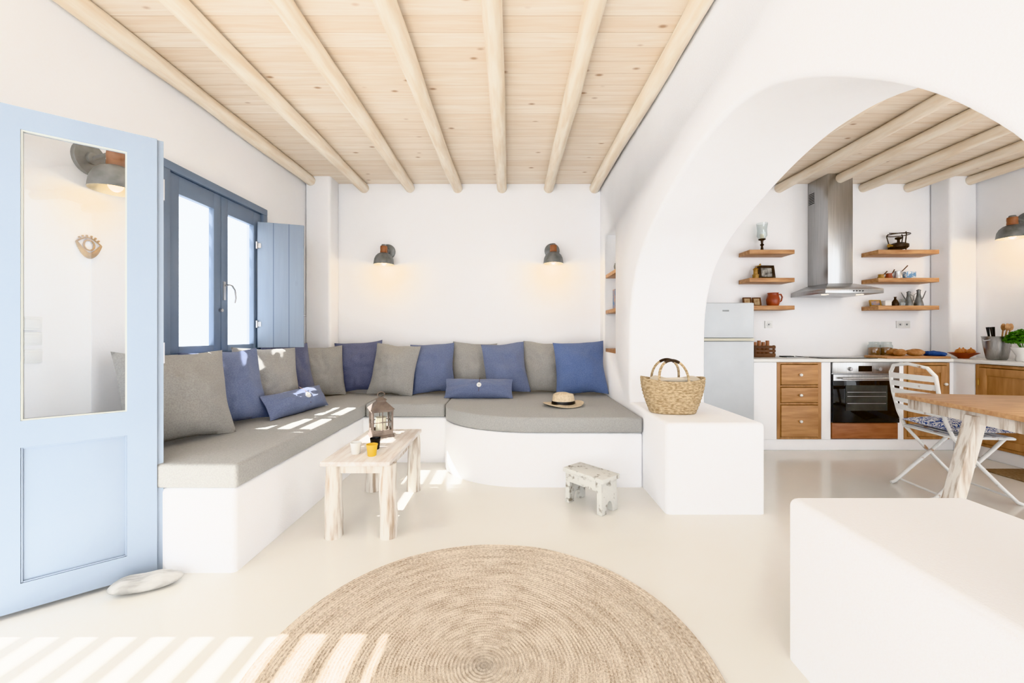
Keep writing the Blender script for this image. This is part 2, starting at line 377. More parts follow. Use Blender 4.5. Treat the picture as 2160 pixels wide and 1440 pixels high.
# ------------------------------------------------------------------ pergola outside
bm=B()
x=-2.43
while x>-5.5:
    boxr(bm,x-.034,x+.034,-1.0,3.56,2.65,2.658); x-=.147
for y in (-.9,3.6): boxr(bm,-5.7,-2.36,y-.04,y+.04,2.665,2.74)
for y in (-.9,3.6): boxr(bm,-5.7,-5.6,y-.05,y+.05,0,2.66)
boxr(bm,-5.7,-5.6,-1,3.56,2.54,2.62)
tag(fin(bm,'pergola',WASH),'slatted timber pergola fixed outside the doorway wall','pergola')

# ------------------------------------------------------------------ built-in bench + cushions
def qarc(cx,cy,a,b,n=16):
    return [(cx+a*math.cos(PI+PI/2*i/n),cy+b*math.sin(PI+PI/2*i/n)) for i in range(n+1)]
poly=[(-2.199,1.943),(-1.333,1.943),(-1.333,3.62),(-.6,3.62)]+qarc(.1,3.6,.69,.57)+[(.984,3.03),(.984,4.499),(-1.929,4.499),(-1.929,4.279),(-2.199,4.279)]
bm=B(); prism(bm,poly,0,.41)
tag(fin(bm,'built_in_bench',PLASTER2,bevel=.022,seg=4,bfilter=lambda e:(e.verts[0].co.z+e.verts[1].co.z)>.1 and not(e.verts[0].co.y>4.27 and e.verts[1].co.y>4.27)),'white plastered masonry corner bench with curved daybed end','bench')
def seatc(poly,label):
    bm=B(); prism(bm,poly,.412,.53)
    o=fin(bm,'seat_cushion',SEAT_F,bevel=.018,seg=4,ang=60,label=label); tag(o,label,'cushion','bench seat cushions')
seatc([(-2.19,1.925),(-1.315,1.925),(-1.315,4.27),(-2.19,4.27)],'long taupe canvas seat cushion on the bench under the window')
seatc([(-1.31,3.60),(-.60,3.60),(-.60,4.49),(-1.31,4.49)],'short taupe canvas seat cushion on the bench')
seatc([(-.595,4.49),(-.595,3.62)]+qarc(.2,3.62,.79,.615)[1:]+[(.975,3.005),(.975,4.49)],'large taupe daybed cushion with rounded front corner')
def pillow_bm(w,h,t,n=26,sd=0,slump=.15,pinch=.075,wr_=1.0):
    bm=B()
    for side in (-1,1):
        g=[]
        for i in range(n+1):
            row=[]
            for j in range(n+1):
                u=-1+2*i/n; v=-1+2*j/n
                f=(max(0,1-abs(u)**2)**.72)*(max(0,1-abs(v)**2)**.66)
                x=w/2*u*(1-pinch*(1-v*v)); z=h/2+h/2*v*(1-pinch*(1-u*u))
                x+=.010*noise.noise((u*1.5,v*1.5,sd)); z+=.012*noise.noise((u*1.5,v*1.5,sd+5))
                e_=max(abs(u),abs(v)); k=wr_ if side<0 else wr_*.3
                wr=k*f*(noise.noise((u*1.7+sd*7,v*1.7,side*2.0))*.032+noise.noise((u*4.5+sd,v*4.5,side*3.))*.014+e_*noise.noise((math.atan2(v,u)*4.5+sd*3,e_*.8,side))*.028)
                y=side*(t/2*f*(1-slump*v)*(1.25 if side<0 else .75))+wr*side
                row.append(bm.verts.new((x,y,z)))
            g.append(row)
        for i in range(n):
            for j in range(n): bm.faces.new((g[i][j],g[i+1][j],g[i+1][j+1],g[i][j+1]))
    bmesh.ops.remove_doubles(bm,verts=bm.verts,dist=1e-5)
    return bm
pc=[0]
def pillow(x,y,yaw,mat,label,w=.5,h=.5,t=.19,lean=16,roll=0,z=.532,name='throw_pillow',group='scatter cushions on the corner bench'):
    pc[0]+=1
    bm=pillow_bm(w,h,t,sd=pc[0]*1.7)
    M4=Matrix.Rotation(math.radians(yaw),4,'Z')@Matrix.Rotation(math.radians(-lean),4,'X')@Matrix.Rotation(math.radians(roll),4,'Y')
    zm=min((M4@v.co).z for v in bm.verts)
    o=fin(bm,name,mat,ang=75); o.matrix_world=Matrix.Translation((x,y,z-zm-.006))@M4
    tag(o,label,'cushion',group); return o
G='grey linen square cushion leaning against the wall'; U='blue linen square cushion leaning against the wall'; I='indigo linen square cushion leaning against the wall'
pillow(-1.87,2.31,66,GREY_F,'large grey linen cushion at the open end of the bench',.56,.54,.20,17,1)
pillow(-1.90,2.77,62,BLUE_F,'blue linen cushion between two grey ones below the window',.50,.53,.17,17,-2)
pillow(-1.90,3.20,58,GREY_F,'grey linen cushion below the window beside the shutter',.50,.54,.17,17,2)
pillow(-1.94,3.62,64,BLUE_FD,'indigo linen cushion below the board shutter',.46,.54,.15,14,-2)
pillow(-1.87,4.00,44,GREY_F,'grey linen cushion tucked into the bench corner',.45,.52,.14,12)
pillow(-1.60,4.24,6,BLUE_FD,I,.50,.54,.13,10,-4)
pillow(-1.24,4.07,-6,GREY_F,G,.48,.54,.17,17,4)
pillow(-.81,4.15,5,BLUE_F,U,.46,.53,.16,15,-3)
pillow(-.42,4.27,-2,GREY_F,G,.48,.54,.12,9,2)
pillow(-.04,4.11,8,BLUE_F,U,.46,.54,.16,17,-4)
pillow(.33,4.26,4,GREY_F,G,.46,.54,.12,10,3)
pillow(.71,4.08,-5,BLUE_FB,'bright blue linen cushion at the end of the daybed',.53,.56,.18,17,-3)
def bolster(x,y,yaw,label,bx):
    e=thing('bolster_pillow',label,'cushion',(x,y,.532),(0,0,math.radians(yaw)),'long blue bolsters')
    bm=pillow_bm(.67,.2,.15,sd=x,slump=.1,pinch=.03,wr_=.6)
    fin(bm,'bolster_cover',BLUE_F,e,rot=(math.radians(-28),0,0),ang=75)
    bm=B(); M4=Matrix.Rotation(math.radians(-28),4,'X')
    cyl(bm,M4@Vector((bx,-.080,.105)),M4@Vector((bx,-.100,.105)),.026,.022,12); sphere(bm,M4@Vector((bx,-.101,.105)),.009)
    fin(bm,'button',DOILY,e,label='white shell button')
    bm=B(); tube(bm,[M4@Vector((bx,-.05,.195)),M4@Vector((bx,-.085,.15)),M4@Vector((bx,-.097,.1)),M4@Vector((bx,-.085,.04))],.002,6)
    fin(bm,'cord',DARKW,e)
bolster(-1.66,3.2,80,'long blue bolster with white button on the bench under the window',.02)
bolster(-.325,3.89,-2,'long blue bolster with white button on the daybed',.01)

# ------------------------------------------------------------------ wall lamps
def lamp(loc,rz,label,energy=5.5):
    e=thing('wall_lamp',label,'lamp',loc,(0,0,rz),'galvanised wall lamps')
    bm=B(); cyl(bm,(0,0,0),(0,-.018,0),.085,.082,32); cyl(bm,(0,-.018,0),(0,-.035,0),.03,.03); fin(bm,'wall_plate',ZINC,e,bevel=.002)
    bm=B(); tube(bm,[(0,-.03,0),(0,-.07,.012),(0,-.10,.02),(0,-.135,.02)],.011,10); cyl(bm,(0,-.145,.03),(0,-.145,.05),.03,.022); fin(bm,'arm',ZINC,e)
    bm=B(); lathe(bm,[(.036,-.045),(.038,-.03),(.036,-.01),(.038,.01),(.036,.032)],20,(0,-.145,0)); fin(bm,'wooden_collar',REDW,e,label='turned reddish wooden lamp holder')
    bm=B(); o_=[(.036,-.04),(.062,-.052),(.085,-.075),(.099,-.105),(.105,-.14),(.108,-.165),(.105,-.167),(.101,-.14),(.095,-.108),(.08,-.08),(.058,-.058),(.03,-.05)]
    lathe(bm,o_,36,(0,-.145,0)); fin(bm,'lamp_shade',ZINC,e,label='galvanised dome shade')
    bm=B(); sphere(bm,(0,-.145,-.135),(.032,.032,.038)); fin(bm,'bulb',BULB,e)
    l=bpy.data.lights.new('lamp_light','POINT'); l.energy=energy; l.color=(1,.76,.48); l.shadow_soft_size=.03
    lo=bpy.data.objects.new('lamp_light',l); COL.objects.link(lo); lo.parent=e; lo.location=(0,-.145,-.18)
lamp((-1.385,4.5,2.07),0,'galvanised dome wall lamp with wooden collar, lit, over the bench')
lamp((.447,4.5,2.08),0,'galvanised dome wall lamp with wooden collar, lit, over the daybed')
lamp((-2.2,2.09,2.06),PI/2,'galvanised dome wall lamp seen through the door glass',1.5)
lamp((4.95,3.87,2.24),-PI/2,'galvanised dome wall lamp on the kitchen side wall')

# eye ornament & switches
e=thing('eye_wall_ornament','brass eye-shaped wall ornament with short lashes','wall ornament',(-2.197,2.09,1.62),(0,0,PI/2))
bm=B(); q=.72
up=[((-.085+.17*i/16)*q,-.004,.03*math.sin(PI*i/16)) for i in range(17)]; dn=[((-.085+.17*i/16)*q,-.004,-.062*math.sin(PI*i/16)) for i in range(17)]
tube(bm,up,.004,6); tube(bm,dn,[.005+.011*math.sin(PI*i/16) for i in range(17)],6)
tube(bm,[(.026*math.cos(a*PI/8),-.004,.026*math.sin(a*PI/8)-.008) for a in range(17)],.0045,6)
for i in range(6):
    a=PI*(.2+.12*i); tube(bm,[(.056*math.cos(a),-.004,.034*math.sin(a)),(.062*math.cos(a),-.004,.044*math.sin(a))],.005,6)
fin(bm,'eye_outline',BRASS,e)
for z in (1.20,1.13,1.05):
    bm=B(); boxr(bm,-2.2,-2.19,1.80,1.88,z-.03,z+.03); boxr(bm,-2.19,-2.186,1.81,1.87,z-.02,z+.02)
    tag(fin(bm,'light_switch',WHITEP,bevel=.002),'white rocker light switch on the wall behind the door','light switch','switches behind the door')

# ------------------------------------------------------------------ coffee table
t=thing('coffee_table','low whitewashed rustic wooden bench table with log legs','table',(-.875,2.635,0))
bm=B(); boxr(bm,-.195,.195,-.395,.395,.415,.44); fin(bm,'table_top',WASHT,t,bevel=.004)
bm=B(); 
for x in (-.15,.15): boxr(bm,x-.01,x+.01,-.31,.31,.36,.415)
for y in (-.33,.33): boxr(bm,-.14,.14,y-.01,y+.01,.36,.415)
fin(bm,'apron',WASH,t)
def logleg(x,y,sd):
    bm=B(); R=[]
    for i in range(13):
        z=.415*i/12
        rr=(.052-.010*(z/.415))*(1+.10*noise.noise((z*7,sd,1)))
        R.append([Vector((x+.008*noise.noise((z*5,sd,5))+rr*math.cos(2*PI*j/14)*(1+.08*noise.noise((math.cos(2*PI*j/14)*1.4,math.sin(2*PI*j/14)*1.4+sd,z*3))),y+rr*math.sin(2*PI*j/14),z)) for j in range(14)])
    rings(bm,R); fin(bm,'leg',WASH,t,ang=60)
for i,(x,y) in enumerate(((-.142,-.335),(.17,-.335),(-.15,.345),(.15,.345))): logleg(x,y,i*3.3)
l=thing('lantern','weathered brown metal candle lantern standing on the low table','lantern',(-.92,2.83,.44),(0,0,math.radians(28)))
bm=B(); boxr(bm,-.078,.078,-.078,.078,0,.012); boxr(bm,-.068,.068,-.068,.068,.012,.03); boxr(bm,-.072,.072,-.072,.072,.175,.19)
for sx in (-1,1):
    for sy in (-1,1): boxr(bm,sx*.064-.006,sx*.064+.006,sy*.064-.006,sy*.064+.006,.03,.176)
for s in (-1,1):
    boxr(bm,-.06,.06,s*.064-.003,s*.064+.003,.10,.106); boxr(bm,s*.064-.003,s*.064+.003,-.06,.06,.10,.106)
    boxr(bm,-.003,.003,s*.064-.003,s*.064+.003,.03,.175); boxr(bm,s*.064-.003,s*.064+.003,-.003,.003,.03,.175)
    boxr(bm,-.06,.06,s*.064-.003,s*.064+.003,.03,.05); boxr(bm,s*.064-.003,s*.064+.003,-.06,.06,.03,.05)
fin(bm,'lantern_frame',LANT,l)
bm=B(); R=[[Vector((s*a,s*b,z)) for a,b in ((-1,-1),(1,-1),(1,1),(-1,1))] for s,z in ((.08,.19),(.076,.195),(.036,.235),(.03,.24),(.03,.252),(.036,.254),(.006,.27))]
rings(bm,R); fin(bm,'lantern_roof',LANT,l)
bm=B(); tube(bm,[(.024*math.cos(a*PI/10),0,.287+.02*math.sin(a*PI/10)) for a in range(21)],.003,6); fin(bm,'ring_handle',LANT,l)
bm=B()
for s in (-1,1):
    quad(bm,[(-.058,s*.061,.05),(.058,s*.061,.05),(.058,s*.061,.175),(-.058,s*.061,.175)]); quad(bm,[(s*.061,-.058,.05),(s*.061,.058,.05),(s*.061,.058,.175),(s*.061,-.058,.175)])
fin(bm,'lantern_glass',GLASS,l)
bm=B(); cyl(bm,(0,0,.03),(0,0,.13),.036); cyl(bm,(0,0,.13),(0,0,.14),.002,seg=6); fin(bm,'candle',CANDLE,l)
def cup(x,y,mat,label):
    bm=B(); f=lambda v,a,r,z: v+Vector((math.cos(a),math.sin(a),0))*(.0012*math.sin(a*9+z*90))
    lathe(bm,[(.022,0),(.024,.004),(.028,.04),(.033,.068),(.031,.068),(.026,.04),(.021,.008)],28,fn=f)
    tag(fin(bm,'espresso_cup',mat,loc=(x,y,.44)),label,'cup','espresso cups on the low table')
cup(-.93,2.40,CHINA,'white crumpled espresso cup on the low table')
cup(-.82,2.36,YEL,'yellow crumpled espresso cup on the low table')
cup(-.848,2.50,BLACK,'black crumpled espresso cup on the low table')

# ------------------------------------------------------------------ small stool
st=thing('step_stool','small chipped white painted wooden stool','stool',(.53,2.715,0),(0,0,math.radians(-49)))
bm=B(); boxr(bm,-.168,.168,-.092,.092,.205,.235); fin(bm,'stool_seat',CHIP,st,bevel=.005)
bm=B(); boxr(bm,-.15,.15,-.085,-.066,.145,.205); boxr(bm,-.15,.15,.066,.085,.145,.205); fin(bm,'apron',CHIP,st,bevel=.003)
for s in (-1,1):
    pr=[(-.088,0),(-.032,0),(-.030,.04),(-.018,.066),(0,.075),(.018,.066),(.030,.04),(.032,0),(.088,0),(.082,.205),(-.082,.205)]
    bm=B(); prism(bm,pr,-.019,.019,'x'); 
    for v in bm.verts: v.co.x+=s*(.135-.03*v.co.z)
    fin(bm,'leg_board',CHIP,st,bevel=.004)

# ------------------------------------------------------------------ rug
bm=B(); prof=[]; nr=60; Rr=.80
for i in range(nr*4,0,-1):
    r=Rr*i/(nr*4); prof.append((r,.009+.0018*math.sin(2*PI*i/4+.8)))
prof=[(Rr,0.0),(Rr+.003,.006)]+prof
def rf(v,a,r,z): return v+Vector((math.cos(a),math.sin(a),0))*(.006*noise.noise((math.cos(a)*3,math.sin(a)*3,r*2)))*(1 if r>.1 else 0)
lathe(bm,prof,160,fn=rf)
tag(fin(bm,'round_rug',rug_mat(),loc=(-.098,1.387,.001),ang=80),'round braided natural jute rug','rug')

# stone
bm=B(); sphere(bm,(0,0,.034),(.135,.058,.034),28,16)
for v in bm.verts:
    n_=noise.noise(v.co*9); v.co+=Vector((v.co.x,v.co.y,0)).normalized()*.012*n_; v.co.z*=(1+.25*noise.noise(v.co*12+Vector((3,1,0)))); v.co.y*=1-.25*(v.co.x/.135)
mz=min(v.co.z for v in bm.verts)
for v in bm.verts: v.co.z-=mz
tag(fin(bm,'door_stop_stone',STONE,loc=(-1.645,1.822,0),rot=(0,0,math.radians(27)),ang=80),'pale grey marble pebble propping the blue door','stone')

# ------------------------------------------------------------------ basket
k=thing('straw_basket','woven straw market basket with rope handles on the parapet','basket',(1.165,2.93,.585),(0,0,math.radians(-6)))
bm=B(); R=[]; n=56
def bprof(tt): return .155+.065*math.sin(tt*PI/2)
rows=60
for i in range(rows+1):
    tt=i/rows; ring=[]
    for j in range(n):
        a=2*PI*j/n; ca,sa=math.cos(a),math.sin(a)
        rip=.004*abs(math.sin(tt*PI*11))+.0018*math.sin(a*34+tt*60)
        rx=bprof(tt)+rip; ry=(.10+.028*math.sin(tt*PI/2))+rip
        ring.append(Vector((rx*math.copysign(abs(ca)**.85,ca),ry*math.copysign(abs(sa)**.85,sa),tt*(.235+.025*ca*ca))))
    R.append(ring)
for i in range(8):
    tt=1-i/8*.9; ring=[]
    for j in range(n):
        a=2*PI*j/n; ca,sa=math.cos(a),math.sin(a); rx=bprof(tt)-.012; ry=.10+.028*math.sin(tt*PI/2)-.012
        ring.append(Vector((rx*math.copysign(abs(ca)**.85,ca),ry*math.copysign(abs(sa)**.85,sa),tt*(.235+.025*ca*ca)-.004)))
    R.append(ring)
rings(bm,R); fin(bm,'basket_body',STRAW,k,ang=80)
for s in (-1,1):
    pts=[]
    for i in range(25):
        a=PI*i/24; pts.append((-.02+.10*math.cos(a),s*(.12-.06*math.sin(a)),.225+.155*math.sin(a)**.8))
    bm=B(); tube(bm,pts,.009,8); fin(bm,'handle',STRAW,k)
    bm=B(); tube(bm,pts[8:17],.0105,8); fin(bm,'handle_grip',DARKB,k,label='dark leather wrapped grip')
bm=B(); f=lambda v,a,r,z: v+Vector((0,0,.012*math.sin(a*3)))
lathe(bm,[(.15,.195),(.178,.24),(.155,.25),(.08,.235),(.0,.24)],32,(.02,0,0),1,.52,fn=f); fin(bm,'cotton_lining',M('cream_cotton',(206,196,180),.9),k)

# hat
h=thing('straw_hat','pale straw fedora hat with black ribbon lying on the daybed','hat',(.446,3.5,.531),(0,0,math.radians(20)))
bm=B()
def hf(v,a,r,z):
    if z>.05 : v=v+Vector((0,0,-.022*math.exp(-(v.y/.03)**2)*(1 if r<.08 else 0)))
    if r>.11: v=v+Vector((0,0,.012*math.cos(2*a)*(r-.1)/.07))
    return v
lathe(bm,[(.168,.018),(.168,.022),(.13,.014),(.098,.014),(.094,.03),(.09,.07),(.083,.10),(.068,.112),(.04,.112),(.001,.11)],40,(0,0,0),1.08,.92,fn=hf)
lathe(bm,[(.168,.018),(.13,.010),(.095,.008),(.088,.03),(.083,.07),(.075,.095)],40,(0,0,0),1.08,.92,fn=hf,cap0=False,cap1=False)
fin(bm,'hat_body',HATST,h,ang=70)
bm=B(); lathe(bm,[(.099,.014),(.0995,.016),(.0955,.045),(.094,.045)],40,(0,0,0),1.08,.92,cap0=False,cap1=False); fin(bm,'hat_band',BLACK,h,label='black ribbon band')

# ------------------------------------------------------------------ niche shelves and ornaments
for z in (1.76,1.385,.985):
    bm=B(); boxr(bm,.992,1.219,3.832,4.268,z-.018,z+.018)
    tag(fin(bm,'niche_shelf',WOODS,bevel=.002),'oiled pine shelf board inside the wall niche','shelf','niche shelves')
bm=B(); sphere(bm,(1.07,4.02,1.828),(.05,.09,.05)); cyl(bm,(1.07,4.02,1.87),(1.07,4.02,1.895),.02,.008); tube(bm,[(1.07,4.10,1.83),(1.07,4.15,1.86),(1.07,4.17,1.88)],.01)
tag(fin(bm,'metal_pot',ZINC),'small grey metal pot on the niche shelf','pot')
bm=B(); boxr(bm,1.02,1.035,3.9,4.08,1.403,1.60); o=fin(bm,'postcard',PIC_B); tag(o,'small blue and orange picture leaning in the niche','picture')

# ------------------------------------------------------------------ kitchen
bm=B()
boxr(bm,2.37,4.655,4.0,4.498,0,.11)
for a in ((2.37,2.62),(3.06,3.154),(3.816,3.875),(4.33,4.42)): boxr(bm,a[0],a[1],3.985,4.498,.11,.875)
boxr(bm,2.6,4.4,4.42,4.498,.11,.875)
boxr(bm,4.38,4.948,2.5,4.0,0,.11)
for a in ((3.80,4.0),(3.22,3.27),(2.5,2.68)): boxr(bm,4.365,4.948,a[0],a[1],.11,.875)
boxr(bm,4.9,4.948,2.5,4.0,.11,.875)
tag(fin(bm,'counter_base',PLASTER,bevel=.006),'white plastered masonry kitchen counter base','counter')
bm=B(); prism(bm,[(2.35,3.965),(4.345,3.965),(4.345,2.49),(4.948,2.49),(4.948,4.278),(4.655,4.278),(4.655,4.498),(2.35,4.498)],.876,.908)
tag(fin(bm,'worktop',WORK,bevel=.005),'white marble L-shaped kitchen worktop','worktop')
c=thing('drawer_cabinet','honey pine kitchen drawer unit with three white knobs','cabinet',(2.84,3.985,.11))
bm=B(); boxr(bm,-.218,-.185,0,.42,.005,.764); boxr(bm,.185,.218,0,.42,.005,.764)
for z in (.005,.345,.52,.745): boxr(bm,-.185,.185,0,.42,z,z+.018)
boxr(bm,-.185,.185,.4,.42,.0,.76); fin(bm,'cabinet_body',WOODC,c,bevel=.002)
for z0,z1 in ((.028,.34),(.368,.515),(.543,.74)):
    dr=sub('drawer',c)
    bm=B(); boxr(bm,-.182,.182,-.012,.3,z0,z1); fin(bm,'drawer_front',WOODC_H,dr,bevel=.005)
    bm=B(); zz=(z0+z1)/2; cyl(bm,(0,-.012,zz),(0,-.022,zz),.006); sphere(bm,(0,-.03,zz),.015); fin(bm,'knob',CHINA,dr,label='white ceramic knob')
def wdoor(name,loc,rz,wd,label):
    c=thing(name,label,'cabinet',loc,(0,0,rz),'pine kitchen cupboards')
    bm=B(); h_=.76
    boxr(bm,-wd/2,-wd/2+.03,0,.4,.003,h_); boxr(bm,wd/2-.03,wd/2,0,.4,.003,h_); boxr(bm,-wd/2+.03,wd/2-.03,0,.4,.003,.03); boxr(bm,-wd/2+.03,wd/2-.03,0,.4,h_-.025,h_); boxr(bm,-wd/2+.03,wd/2-.03,.38,.4,.03,h_-.025)
    fin(bm,'cabinet_body',WOODC,c,bevel=.002)
    dd=sub('cabinet_door',c)
    a=wd/2-.033; bm=B()
    boxr(bm,-a,-a+.06,-.01,.012,.034,h_-.03); boxr(bm,a-.06,a,-.01,.012,.034,h_-.03); boxr(bm,-a+.06,a-.06,-.01,.012,.034,.10); boxr(bm,-a+.06,a-.06,-.01,.012,h_-.10,h_-.03); boxr(bm,-a+.06,a-.06,0,.01,.1,h_-.1)
    fin(bm,'door_panel',WOODC,dd,bevel=.003)
    bm=B(); sphere(bm,(a-.03,-.03,.55),.015); cyl(bm,(a-.03,-.01,.55),(a-.03,-.02,.55),.006); fin(bm,'knob',CHINA,dd,label='white ceramic knob')
    for z in (.15,.6):
        bm=B(); cyl(bm,(-a,-.014,z-.03),(-a,-.014,z+.03),.006); fin(bm,'hinge',BRASS,dd)
wdoor('cupboard',(4.102,3.985,.11),0,.45,'honey pine cupboard under the worktop next to the oven')
wdoor('cupboard',(4.365,3.535,.11),-PI/2,.52,'honey pine cupboard along the side counter')
wdoor('cupboard',(4.365,2.95,.11),-PI/2,.53,'honey pine cupboard along the side counter')
o=thing('oven','built-in steel and black glass electric oven','oven',(3.485,3.985,.11))
bm=B(); boxr(bm,-.325,.325,.0,.42,.17,.764); fin(bm,'oven_body',STEEL2,o)
bm=B(); boxr(bm,-.327,.327,-.02,-.001,.655,.764); fin(bm,'control_panel',STEEL,o,bevel=.003)
dd=sub('oven_door',o)
bm=B(); boxr(bm,-.327,.327,-.022,-.001,.172,.648); fin(bm,'door_glass',BLKGL,dd,bevel=.003)
bm=B(); boxr(bm,-.205,.205,-.026,-.022,.29,.54); fin(bm,'viewing_window',M('oven_window',(60,62,62),.12,col2=(80,82,80),vs=6),dd)
bm=B(); 
for z in (.36,.43,.47): boxr(bm,-.19,.19,-.0275,-.026,z,z+.004)
fin(bm,'oven_rack',STEEL2,dd)
bm=B(); cyl(bm,(-.27,-.06,.61),(.27,-.06,.61),.009); 
for x in (-.24,.24): cyl(bm,(x,-.02,.61),(x,-.06,.61),.007)
boxr(bm,-.325,.325,-.024,-.02,.585,.645); fin(bm,'handle',STEEL,dd)
for x in (-.16,.12):
    bm=B(); cyl(bm,(x,-.02,.70),(x,-.045,.70),.02,.017); boxr(bm,x-.003,x+.003,-.05,-.044,.685,.715); fin(bm,'knob',STEEL2,o)
bm=B(); boxr(bm,-.075,.055,-.022,-.019,.675,.73); fin(bm,'display',BLKGL,o)
bm=B(); boxr(bm,-.325,.325,-.008,.1,.01,.165); tag(fin(bm,'oven_plinth_panel',REDW,loc=(3.485,3.985,.11),bevel=.004),'reddish wooden panel below the oven','panel')
f=thing('refrigerator','white two-door refrigerator beside the kitchen counter','refrigerator',(2.055,3.93,0))
bm=B(); boxr(bm,-.275,.275,.0,.55,.03,1.45); boxr(bm,-.25,.25,.02,.5,0,.03); fin(bm,'fridge_body',FRIDGE,f,bevel=.008)
bm=B(); boxr(bm,-.275,.275,-.055,-.004,.06,1.085); fin(bm,'lower_door',FRIDGE,f,bevel=.01,seg=3)
bm=B(); boxr(bm,-.275,.275,-.055,-.004,1.115,1.455); fin(bm,'upper_door',FRIDGE,f,bevel=.01,seg=3)
bm=B(); boxr(bm,-.273,.273,-.062,-.01,1.088,1.112); fin(bm,'handle_strip',M('cream_plastic',(196,192,176),.4),f)
bm=B(); boxr(bm,-.03,.03,-.058,-.055,1.37,1.385); fin(bm,'badge',ZINC,f)
hd=thing('range_hood','brushed steel chimney range hood','range hood',(3.42,4.498,1.56))
bm=B(); boxr(bm,-.12,.14,-.29,0,.12,CZ-1.562); fin(bm,'chimney',STEEL,hd,bevel=.003)
bm=B(); R=[[Vector(p) for p in ((-.31,-.5,z),(.27,-.5,z),(.27,0,z),(-.31,0,z))] for z in (0,.045)]+[[Vector((-.13,-.30,.12)),Vector((.15,-.30,.12)),Vector((.15,0,.12)),Vector((-.13,0,.12))]]
rings(bm,R); fin(bm,'canopy',STEEL,hd,bevel=.003)
for i in range(4): bm=B(); cyl(bm,(-.03+.03*i,-.5,.022),(-.03+.03*i,-.505,.022),.006,seg=10); fin(bm,'button',BLACK,hd)
HG=emis_mat('hood_glow',(255,240,215),6)
for x,y in ((-.2,-.35),(.16,-.35)): bm=B(); cyl(bm,(x,y,-.002),(x,y,.001),.03); fin(bm,'hood_light',HG,hd)
bm=B()
for i in range(7): boxr(bm,-.1215,-.12,-.1,-.02,1.02+i*.018,1.028+i*.018)
fin(bm,'vent_grille',BLACK,hd)
SH=(2.03,1.73,1.435)
for z in SH:
    for (x0,x1) in ((2.53,3.01),(3.90,4.55)):
        bm=B(); boxr(bm,x0,x1,4.29,4.498,z-.022,z+.022)
        tag(fin(bm,'wall_shelf',WOODS,bevel=.003),'thick oiled pine floating shelf on the kitchen wall','shelf','floating kitchen shelves')
def put(bm,name,mat,label,cat,loc,rz=0,group=None,**k):
    return tag(fin(bm,name,mat,loc=loc,rot=(0,0,rz),**k),label,cat,group)
z1,z2,z3=[z+.022 for z in SH]
hs=thing('hurricane_candle_holder','glass hurricane shade on a turned dark metal foot','candle holder',(2.73,4.4,z1))
bm=B(); lathe(bm,[(.045,0),(.045,.008),(.015,.02),(.01,.06),(.02,.075),(.01,.09),(.014,.12),(.035,.13),(.035,.138)],20); fin(bm,'holder_foot',DARKB,hs)
bm=B(); lathe(bm,[(.03,.138),(.05,.17),(.046,.24),(.056,.31)],24,cap0=False,cap1=False); fin(bm,'glass_shade',GLASSJ,hs)
bm=B(); cyl(bm,(0,0,.138),(0,0,.19),.018); fin(bm,'candle',CANDLE,hs)
bm=B(); lathe(bm,[(.03,0),(.032,.05),(.022,.055),(.022,.10),(.028,.11),(.01,.125)],16); tube(bm,[(0,0,.125),(0,0,.14),(.05,0,.15)],.004); sphere(bm,(.05,0,.16),.01)
put(bm,'coffee_grinder',BRASS,'small brass hand coffee grinder on the shelf','coffee grinder',(2.66,4.40,z2))
def frame(x,y,z,wd,hh,bt,mb,mp_,label):
    fr=thing('photo_frame',label,'picture frame',(x,y,z),(math.radians(-12),0,0))
    bm=B()
    for a in ((-wd,-wd+bt,0,hh),(wd-bt,wd,0,hh),(-wd+bt,wd-bt,0,bt),(-wd+bt,wd-bt,hh-bt,hh)): boxr(bm,a[0],a[1],-.01,.008,a[2],a[3])
    fin(bm,'frame_border',mb,fr,bevel=.002)
    bm=B(); boxr(bm,-wd+bt,wd-bt,-.003,.004,bt,hh-bt); fin(bm,'photograph',mp_,fr)
frame(2.80,4.42,z2,.09,.16,.028,DARKB,PHOTO_BW,'dark ornate frame with an old black and white photograph')
jg=thing('clay_jug','glazed terracotta jug with a looped handle','jug',(2.85,4.40,z3))
bm=B(); lathe(bm,[(.05,0),(.062,.03),(.066,.07),(.055,.11),(.05,.13),(.056,.145),(.052,.145),(.045,.125),(.05,.10),(.058,.06),(.045,.01)],28); fin(bm,'jug_body',CLAY,jg)
bm=B(); tube(bm,[(.052,0,.125),(.085,0,.13),(.10,0,.10),(.09,0,.06),(.062,0,.04)],.008); fin(bm,'handle',CLAY,jg)
SEP=M('sepia_photo',(150,120,84),.5,col2=(200,176,140),vs=25)
for x in (2.585,2.69): frame(x,4.42,z3,.045,.10,.013,DARKW,SEP,'small dark wooden picture frame leaning on the shelf')
kb=thing('kerosene_burner','antique dark kerosene cooking burner on the top shelf','camping stove',(4.22,4.40,z1))
bm=B(); lathe(bm,[(.07,.03),(.085,.045),(.085,.075),(.05,.095),(.012,.10),(.012,.13),(.03,.14),(.03,.155),(.01,.16)],24)
fin(bm,'fuel_tank',DARKB,kb)
bm=B()
for a in (0,2.1,4.2):
    c_,s_=math.cos(a+.5),math.sin(a+.5); tube(bm,[(.085*c_,.085*s_,0),(.08*c_,.08*s_,.09),(.10*c_,.09*s_,.17),(.085*c_,.085*s_,.20)],.005,6)
tube(bm,[(.1*math.cos(a*PI/10),.09*math.sin(a*PI/10),.185) for a in range(21)],.005,6); tube(bm,[(-.1,0,.2),(.13,0,.205)],.005,6)
fin(bm,'pot_stand',DARKB,kb)
bm=B(); cyl(bm,(-.085,-.02,.06),(-.13,-.03,.06),.008); cyl(bm,(-.13,-.03,.06),(-.135,-.031,.06),.018); fin(bm,'pump_knob',BRASS,kb)
